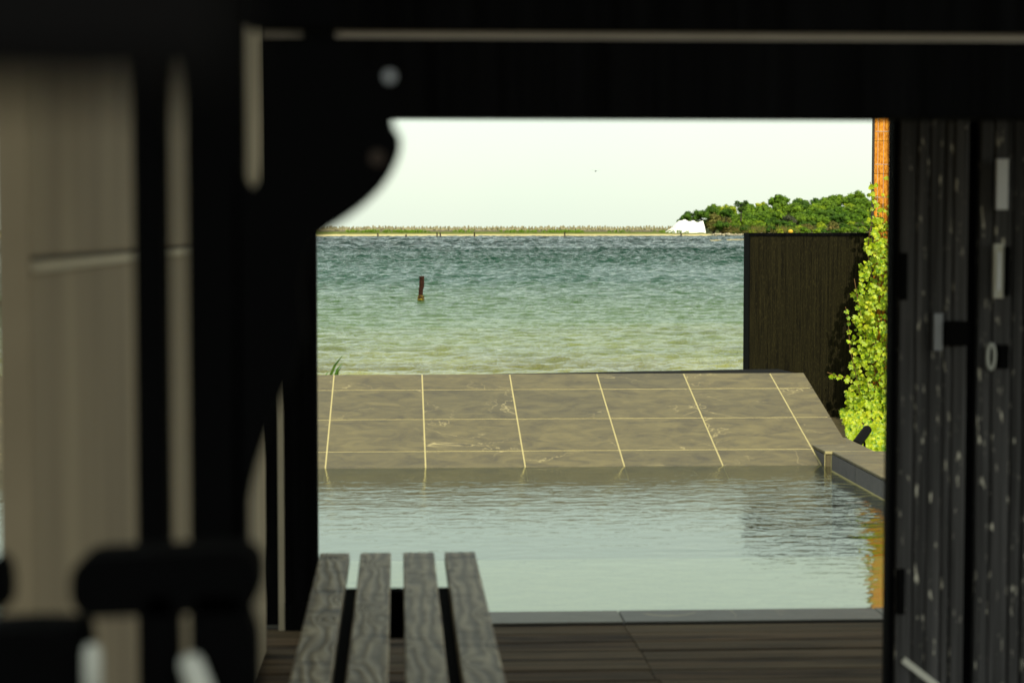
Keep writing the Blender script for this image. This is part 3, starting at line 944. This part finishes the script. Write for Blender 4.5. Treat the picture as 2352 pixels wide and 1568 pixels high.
# the nearest, largest leaves are leaves of their own
def vis(l):
    p = l[0]; x = 915 + FPX * p.x / p.y
    return (0 if x < 2046 else 1, -l[2] / p.y)
leaves.sort(key=vis)
for (p, e, s) in leaves[:300]:
    o = inst('leaf', rnd.choice(leaf_meshes), ivy, p - ivy.location, e, (s, s, s))
mb = MB()
for (p, e, s) in leaves[300:]:
    me_ = rnd.choice(leaf_meshes); mat_ = Matrix.LocRotScale(p - ivy.location, e, Vector((s, s, s)))
    mb.add([mat_ @ v.co for v in me_.vertices], [tuple(q.vertices) for q in me_.polygons])
o = mb.build('foliage', M['ivy'], ivy); o['kind'] = 'stuff'
for i in range(26):
    x = rnd.uniform(1990, 2120); pts = []
    y = 1060
    while y > rnd.uniform(430, 620):
        pts.append(P(x, y, YO - .07 - rnd.uniform(0, .05)) - ivy.location); y -= 40; x += rnd.uniform(-9, 9)
    if len(pts) > 2:
        mb = MB(); mb.tube(pts, .0045, 5); mb.build('stem', M['stem'], ivy)
for rr in runner:
    mb = MB(); mb.tube([q - ivy.location for q in rr], .004, 5); mb.build('stem', M['stem'], ivy)

# reed blades behind the crest, left
rp = P(762, 862, 14.3); rd_ = empty('reed_plant', (rp.x, rp.y, rp.z - .5)); tag(rd_, 'few green reed blades sticking up behind the tiled slope', 'plant')
for (x0, y0, x1, y1, w) in ((752, 880, 790, 812, .012), (765, 880, 789, 830, .010), (772, 880, 787, 838, .007), (778, 878, 806, 858, .006),
                            (748, 880, 757, 850, .006), (790, 866, 815, 862, .004)):
    a = P(x0, y0, 14.3); c = P(x1, y1, 14.3 + rnd.uniform(-.1, .1)); mid = a.lerp(c, .55) + Vector((-.012, 0, .012))
    mb = MB(); wv = Vector((w, 0, 0)); dv = Vector((0, .003, 0))
    mb.add([a - wv, a + wv, mid - wv * .8, mid + wv * .8, c, mid + dv + Vector((0, 0, 0)), a + dv], [(0, 1, 3, 2), (2, 3, 4), (0, 2, 5, 6), (1, 6, 5, 3), (2, 4, 5), (3, 5, 4)])
    rel(rd_, mb.build('blade', M['reed']))

# spotlight in the planter
sp_ = empty('spotlight', (P(1990, 1030, 12.9).x, 12.9, -.32)); tag(sp_, 'black cylindrical garden spotlight tilted towards the pool in front of the ivy', 'spotlight')
a = P(1965, 1023, 12.72); c = P(1993, 985, 12.95)
mb = MB(); d = (c - a).normalized(); r0 = .031
mb.tube([a, a + d * .004, c - d * .012, c], [r0, r0 + .001, r0, r0 * .82], 24); o = rel(sp_, mb.build('housing', M['lamp_black'], smooth=False))
mb = MB(); mb.tube([a - d * .002, a + d * .008], r0 + .003, 24); rel(sp_, mb.build('front_ring', M['hinge']))
mb = MB(); m_ = a.lerp(c, .55); mb.tube([m_, m_ + Vector((.02, .02, -.05)), (m_.x + .02, m_.y + .02, -.36)], .008, 8); rel(sp_, mb.build('spike', M['hinge']))

# ------------------------------------------------------------------ deck and room
deck = empty('wooden_deck', (0, 5.4, .05)); tag(deck, 'dark brown wooden deck of boards laid across in front of the pool', 'deck')
y = 6.618; i = 0; XJ = P(1447, 1456, 6.5).x
while y > 2.0:
    w = .1385
    xb = XJ + rnd.uniform(-.01, .01)
    for (x0, x1) in ((-4.5, xb - .0004), (xb + .0004, 3.2)):
        cx = (x0 + x1) / 2
        mb = MB(); mb.box(x0 - cx, x1 - cx, -w / 2 + .004, w / 2 - .004, -.025, 0)
        o = mb.build('plank', M['deck'], bevel=.003); o.location = (cx, y - w / 2, .100 + rnd.uniform(-.0015, .0015)); rel(deck, o)
    y -= w
mb = MB(); mb.box(-4.5, 3.3, -3.0, 6.62, -.2, .055)
tag(mb.build('floor', M['room']), kind='structure')

# shell: ceiling, back wall, side wall, right front wall core
mb = MB(); mb.box(-3.0, 3.4, -.6, 6.56, 3.20, 3.4)  # out-of-view ceiling, shaped pale and high to bounce light onto wall and bench
tag(mb.build('ceiling', M['bounce_lining']), kind='structure')
# right wall of charred boards, with hung door leaf
YD = 4.5
def BX(px0, px1, py0, py1, Y, d0, d1, name, mat, root, bevel=0, **kw):
    """upright box filling photograph rows/columns at depth Y, from Y+d0 to Y+d1"""
    a = P(px0, py1, Y); c = P(px1, py0, Y)
    mb = MB(); mb.box(a.x, c.x, Y + d0, Y + d1, a.z, c.z)
    return rel(root, mb.build(name, mat, bevel=bevel))
dl = empty('door_leaf', (P(2145, 1568, YD).x, YD, .1)); tag(dl, 'charred black board door leaf beside the pool opening', 'door')
x0 = P(2058, 900, YD).x; x1 = P(2216, 900, YD).x
bounds = [x0, x0 + .040, x0 + .070, x0 + .105, x1 - .035, x1]
for a, c in zip(bounds, bounds[1:]):
    mb = MB(); w = c - a; mb.box(-w / 2 + .001, w / 2 - .001, -.012, .02, 0, 1.9)
    o = mb.build('board', M['char'], bevel=.004); o.location = ((a + c) / 2, YD + rnd.uniform(-.008, .004), .1); rel(dl, o)
mb = MB(); mb.box(P(2045, 900, YD).x, x0 - .001, YD - .004, YD + .05, .09, 2.0); rel(dl, mb.build('edge_stile', M['black_wood']))
mb = MB(); mb.box(x0, x1, YD + .021, YD + .05, .09, 2.0); rel(dl, mb.build('backing', M['black_wood']))
BX(2062, 2079, 580, 688, YD, -.025, -.001, 'hinge', M['hinge'], dl, .001)
BX(2055, 2073, 1302, 1406, YD, -.025, -.001, 'hinge', M['hinge'], dl, .001)
lt = BX(2160, 2214, 736, 792, YD, -.04, -.013, 'latch_box', M['hinge'], dl, .002)
lt = BX(2137, 2158, 719, 803, YD, -.03, -.013, 'latch_plate', M['zinc'], dl, .001)
a = P(2070, 1510, YD); c = P(2160, 1580, YD)
mb = MB(); d = c - a; nrm = Vector((d.z, 0, -d.x)).normalized() * .0075
mb.add([a + nrm + Vector((0, -.02, 0)), a - nrm + Vector((0, -.02, 0)), c - nrm + Vector((0, -.02, 0)), c + nrm + Vector((0, -.02, 0)),
        a + nrm + Vector((0, -.012, 0)), a - nrm + Vector((0, -.012, 0)), c - nrm + Vector((0, -.012, 0)), c + nrm + Vector((0, -.012, 0))],
       [(0, 1, 2, 3), (4, 7, 6, 5), (0, 4, 5, 1), (1, 5, 6, 2), (2, 6, 7, 3), (3, 7, 4, 0)])
rel(dl, mb.build('brace_strip', M['strip']))

cw = empty('board_wall', (P(2290, 1568, YD).x, YD, .1)); tag(cw, 'charred black board wall at the right edge behind the pale plates', 'wall')
x0 = P(2243, 900, YD).x
mb = MB(); mb.box(P(2217, 900, YD).x, 3.2, YD + .03, YD + .09, .09, 3.198); rel(cw, mb.build('wall_core', M['black_wood']))
x = x0; ws = [.034, .046, .03, .12, .09, .12, .1, .12, .11, .12, .1, .12, .12, .1, .12, .12, .12, .12, .12]
for w in ws:
    mb = MB(); mb.box(-w / 2 + .001, w / 2 - .001, 0, .026, 0, 2.49)
    o = mb.build('board', M['char'], bevel=.004); o.location = (x + w / 2, YD + rnd.uniform(-.006, .003), .1); rel(cw, o)
    x += w
for (a_, c_, y0_, y1_, lab, m1) in ((2282, 2310, 366, 482, 'upper plain pale blue grey plate on the charred wall', 'plate'),
                                    (2275, 2300, 560, 684, 'lower pale grey plate with screws and black side on the charred wall', 'strip')):
    r0_ = P((a_ + c_) / 2, y1_, YD - .02)
    rt = empty('wall_plate', r0_); tag(rt, lab, 'plate', 'pale plates on the charred wall')
    BX(a_, c_, y0_, y1_, YD, -.022, -.008, 'plate_face', M[m1], rt, .001)
    if m1 == 'strip':
        BX(c_, c_ + 13, y0_ + 6, y1_ - 6, YD, -.03, -.008, 'side_box', M['hinge'], rt, .001)
        for yy in (y0_ + 9, y1_ - 9):
            q = P((a_ + c_) / 2, yy, YD - .024); mb = MB(); mb.tube([q, q + Vector((0, .004, 0))], .005, 10); rel(rt, mb.build('screw', M['pegs']))
        BX(a_ + 8, c_ - 8, y0_ + 18, y1_ - 18, YD, -.026, -.0225, 'raised_strip', M['plate'], rt)
q0 = P(2274, 818, YD - .02)
rt = empty('ring_pull', q0); tag(rt, 'pale oval ring pull with black box on the charred wall below the plates', 'handle')
pts = [q0 + Vector((math.cos(t) * 8.5 * YD / FPX, -.008, math.sin(t) * 29 * YD / FPX)) for t in [2 * math.pi * i / 16 for i in range(17)]]
mb = MB(); mb.tube(pts, .0042, 8, cap=False); rel(rt, mb.build('ring', M['pegs']))
BX(2285, 2308, 790, 845, YD, -.035, -.008, 'pull_box', M['hinge'], rt, .002)

# left free standing beige wall
WX = -.42
bw = empty('beige_wall', (WX, 4.4, .09)); tag(bw, 'smooth beige partition wall at the left leading to the pool', 'wall')
for (z0, z1) in ((.09, 1.3785), (1.398, 3.198)):
    mb = MB(); mb.box(WX - .036, WX, 2.306, 6.28, z0, z1); rel(bw, mb.build('panel', M['beige'], bevel=.003))
mb = MB(); mb.box(WX - .036, WX - .0005, 2.298, 2.3055, .09, 3.198); rel(bw, mb.build('shaded_end_face', M['shaded_end']))  # thin strip over the wall's end, carrying the painted shade
mb = MB(); mb.box(WX - .034, WX + .006, 2.308, 6.277, 1.379, 1.3930); rel(bw, mb.build('joint_rail', M['trim']))
mb = MB(); mb.box(WX - .03, WX - .003, 2.308, 6.275, 1.3935, 1.3975); rel(bw, mb.build('joint_gap', M['bark']))
# pillar at the deck edge with pale trim
pl = empty('black_pillar', (-.33, 6.6, .09)); tag(pl, 'black timber pillar at the deck edge left of the pool view', 'pillar')
xa = P(652, 900, 6.60).x; xb_ = P(727, 900, 6.60).x
mb = MB(); mb.box(xa, xb_, 6.60, 6.70, .09, 3.198); rel(pl, mb.build('shaft', M['black_wood']))
mb = MB(); mb.box(xa - .001, xb_ + .0, 6.585, 6.60, .09, .19); rel(pl, mb.build('base_block', M['black_wood']))
xs_ = P(637, 900, 6.60).x
mb = MB(); mb.box(xs_, xa - .0015, 6.59, 6.66, .09, 3.198); rel(pl, mb.build('pale_trim', M['trim']))
mb = MB(); mb.box(WX - .04, xs_ - .001, 6.64, 6.70, .09, 3.198); rel(pl, mb.build('inner_board', M['black_wood']))

# ------------------------------------------------------------------ near beam and silhouettes
YB = 3.0
b0 = P(1600, 269, YB); b1 = P(1600, 93, YB); b2 = P(1600, 70, YB)
BL = P(604, 200, YB).x
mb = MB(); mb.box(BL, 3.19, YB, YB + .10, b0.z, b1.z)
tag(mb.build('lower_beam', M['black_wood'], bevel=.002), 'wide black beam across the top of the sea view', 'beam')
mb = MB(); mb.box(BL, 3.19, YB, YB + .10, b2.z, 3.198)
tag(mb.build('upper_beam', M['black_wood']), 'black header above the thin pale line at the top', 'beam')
mb = MB(); mb.box(BL, 3.19, YB + .02, YB + .06, b1.z + .0005, b2.z - .0005)
tag(mb.build('gap_rail', M['rail']), 'thin dim pale rail running between the two black beams', 'rail')
q = P(730, 82, YB - .05); mb = MB(); hw = 34 * YB / FPX
mb.box(q.x - hw, q.x + hw, YB - .01, YB + .05, b1.z - .02, b2.z + .02)
tag(mb.build('beam_spacer', M['black_wood']), 'small black block bridging the gap above the lower beam', 'block')

a = P(-600, 185, .27); c = P(500, -360, .27)
mb = MB(); mb.box(a.x, c.x, .27, .30, a.z, c.z)
tag(mb.build('near_header', M['steel_black'], bevel=.002), 'blurred black board close overhead darkening the top of the beige wall', 'board')
YN = 1.55
def SIL(poly, Y, t, name, mat, label, cat, bev=.003):
    pts = [P(x, y, Y) for x, y in poly]
    c = sum(pts, Vector()) / len(pts)
    mb = MB(); mb.prism([(p_.x - c.x, p_.z - c.z) for p_ in pts], 0, t)
    o = mb.build(name, mat, bevel=bev, loc=(c.x, Y, c.z)); tag(o, label, cat); return o

# posts (real uprights from floor to ceiling)
a = P(308, 784, YN).x; c = P(378, 784, YN).x
mb = MB(); mb.box(a, c, YN, YN + .05, .09, 3.198)
tag(mb.build('slim_black_post', M['steel_black'], bevel=.003), 'slim black upright left of the narrow beige slit', 'post')
a = P(430, 784, YN).x; c = P(560, 784, YN).x
mb = MB(); mb.box(a, c, YN, YN + .05, .09, 3.198)
tag(mb.build('broad_black_post', M['steel_black'], bevel=.003), 'broad black upright right of the narrow beige slit', 'post')

# curved bracket: hour-glass outline traced with smooth curve
ctl = [(604, 92), (780, 92), (905, 200), (903, 283), (921, 318), (914, 365), (880, 425), (820, 482), (725, 548), (700, 600), (689, 660), (694, 720),
       (700, 770), (686, 815), (645, 915), (606, 1010), (578, 1100), (562, 1190), (552, 1300), (540, 1300), (540, 380), (558, 404), (580, 438), (598, 404), (604, 360)]
def smooth(pts, keep):
    out = []
    n = len(pts)
    for i in range(n):
        if i in keep or (i + 1) % n in keep: out.append(pts[i]); continue
        p0, p1, p2, p3 = pts[i - 1], pts[i], pts[(i + 1) % n], pts[(i + 2) % n]
        for t in (0, .33, .66):
            out.append(tuple(.5 * (2 * p1[k] + (p2[k] - p0[k]) * t + (2 * p0[k] - 5 * p1[k] + 4 * p2[k] - p3[k]) * t * t +
                       (3 * p1[k] - p0[k] - 3 * p2[k] + p3[k]) * t ** 3) for k in (0, 1)))
    return out
poly = smooth(ctl, {0, 1, 2, 19, 20, 21, 22, 23, 24})
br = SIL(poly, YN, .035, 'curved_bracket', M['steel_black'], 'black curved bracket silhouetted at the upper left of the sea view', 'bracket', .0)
for (x, y, r, nm, mt) in ((895, 176, 13, 'bolt_head', 'zinc'), (866, 363, 17, 'bolt_head', 'darkpost')):
    q = P(x, y, YN - .004); mb = MB(); mb.tube([q, q + Vector((0, .006, 0))], r * YN / FPX, 16)
    rel(br, mb.build(nm, M[mt]))
# piece closing the top left corner beside the beam
SIL([(560, -60), (560, 60), (604, 66), (780, 66), (780, -60)], YN, .035, 'corner_block', M['steel_black'], 'black block above the bracket in the upper left', 'block')

# rounded bar in front of the posts
YT = 1.30
def rbar(x0, x1, y0, y1, tilt):
    out = []; r = (y1 - y0) * .40
    for (cx, cy, a0) in ((x1 - r, y0 + r, -90), (x1 - r, y1 - r, 0), (x0 + r, y1 - r, 90), (x0 + r, y0 + r, 180)):
        for k in range(6):
            t = R(a0 + 18 * k); out.append((cx + r * math.cos(t), cy + r * math.sin(t) + (380 - cx) * tilt))
    return out
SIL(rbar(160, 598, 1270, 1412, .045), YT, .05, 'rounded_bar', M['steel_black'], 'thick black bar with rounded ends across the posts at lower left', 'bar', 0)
SIL([(322, 1360), (405, 1360), (410, 1700), (330, 1700)], YT, .04, 'support_strut', M['steel_black'], 'black stem below the left half of the rounded bar', 'stem')
SIL([(440, 1360), (556, 1360), (592, 1470), (596, 1700), (442, 1700)], YT, .04, 'support_strut', M['steel_black'], 'broad black stem below the right half of the rounded bar', 'stem')
SIL([(-60, 1452), (60, 1446), (180, 1448), (192, 1500), (196, 1700), (-60, 1700)], YT, .06, 'corner_lump', M['steel_black'], 'black block in the bottom left corner', 'block')
SIL([(-40, 1290), (-4, 1300), (6, 1350), (4, 1410), (-40, 1425)], YT, .05, 'edge_knob', M['steel_black'], 'black rounded piece cut by the left picture edge above the corner block', 'knob')
for (x, y, r, lab, tilt) in ((212, 1496, 19, 'pale round topped metal peg beside the black block at bottom left', 0), (440, 1526, 27, 'bright slanted metal peg between the two black stems', .35)):
    q = P(x, y, YT - .02); rr = r * YT / FPX
    mb = MB(); ax = Vector((tilt, 0, -1)).normalized()
    prof_ = [(-.95, .35), (-.8, .62), (-.45, .9), (0, 1.0), (2.5, 1.03), (6, 1.03)]
    mb.tube([q + ax * (u * rr) for u, w in prof_], [w * rr for u, w in prof_], 20)
    tag(mb.build('metal_peg', M['pegs'], smooth=True), lab, 'peg', 'pale metal pegs at lower left')

# ------------------------------------------------------------------ bench
ZT = .53
far_y = (1.43 - ZT) * FPX / (1271 - 526)
bench = empty('wooden_bench', (-.02, 4.3, .09)); tag(bench, 'weathered grey wooden bench of four slats on a black frame', 'bench')
for (xl, xr) in ((735, 803), (828, 898), (926, 997), (1021, 1091)):
    a = P(xl, 1271, far_y).x; c = P(xr, 1271, far_y).x; w = c - a
    mb = MB(); mb.box(-w / 2, w / 2, -2.5, 0, -.034, 0)
    o = mb.build('slat', M['slat'], bevel=.003); o.location = ((a + c) / 2, far_y, ZT); rel(bench, o)
g1 = (P(803, 1271, far_y).x + P(828, 1271, far_y).x) / 2; g3 = (P(997, 1271, far_y).x + P(1021, 1271, far_y).x) / 2
for gx in (g1, g3):
    mb = MB(); mb.box(gx - .03, gx + .03, 3.0, 5.12, ZT - .135, ZT - .0355); rel(bench, mb.build('side_rail', M['steel_frame']))
zc = P(1000, 1382, 5.12).z
mb = MB(); mb.box(P(742, 1400, 5.12).x, P(1095, 1400, 5.12).x, 5.121, 5.17, zc - .095, ZT - .0355); rel(bench, mb.build('cross_beam', M['steel_frame']))
for gx in (g1 - .02, g3 + .05):
    for yy in (3.2, 4.9):
        mb = MB(); mb.box(gx - .022, gx + .022, yy, yy + .045, .088, ZT - .1355); rel(bench, mb.build('leg', M['steel_frame']))
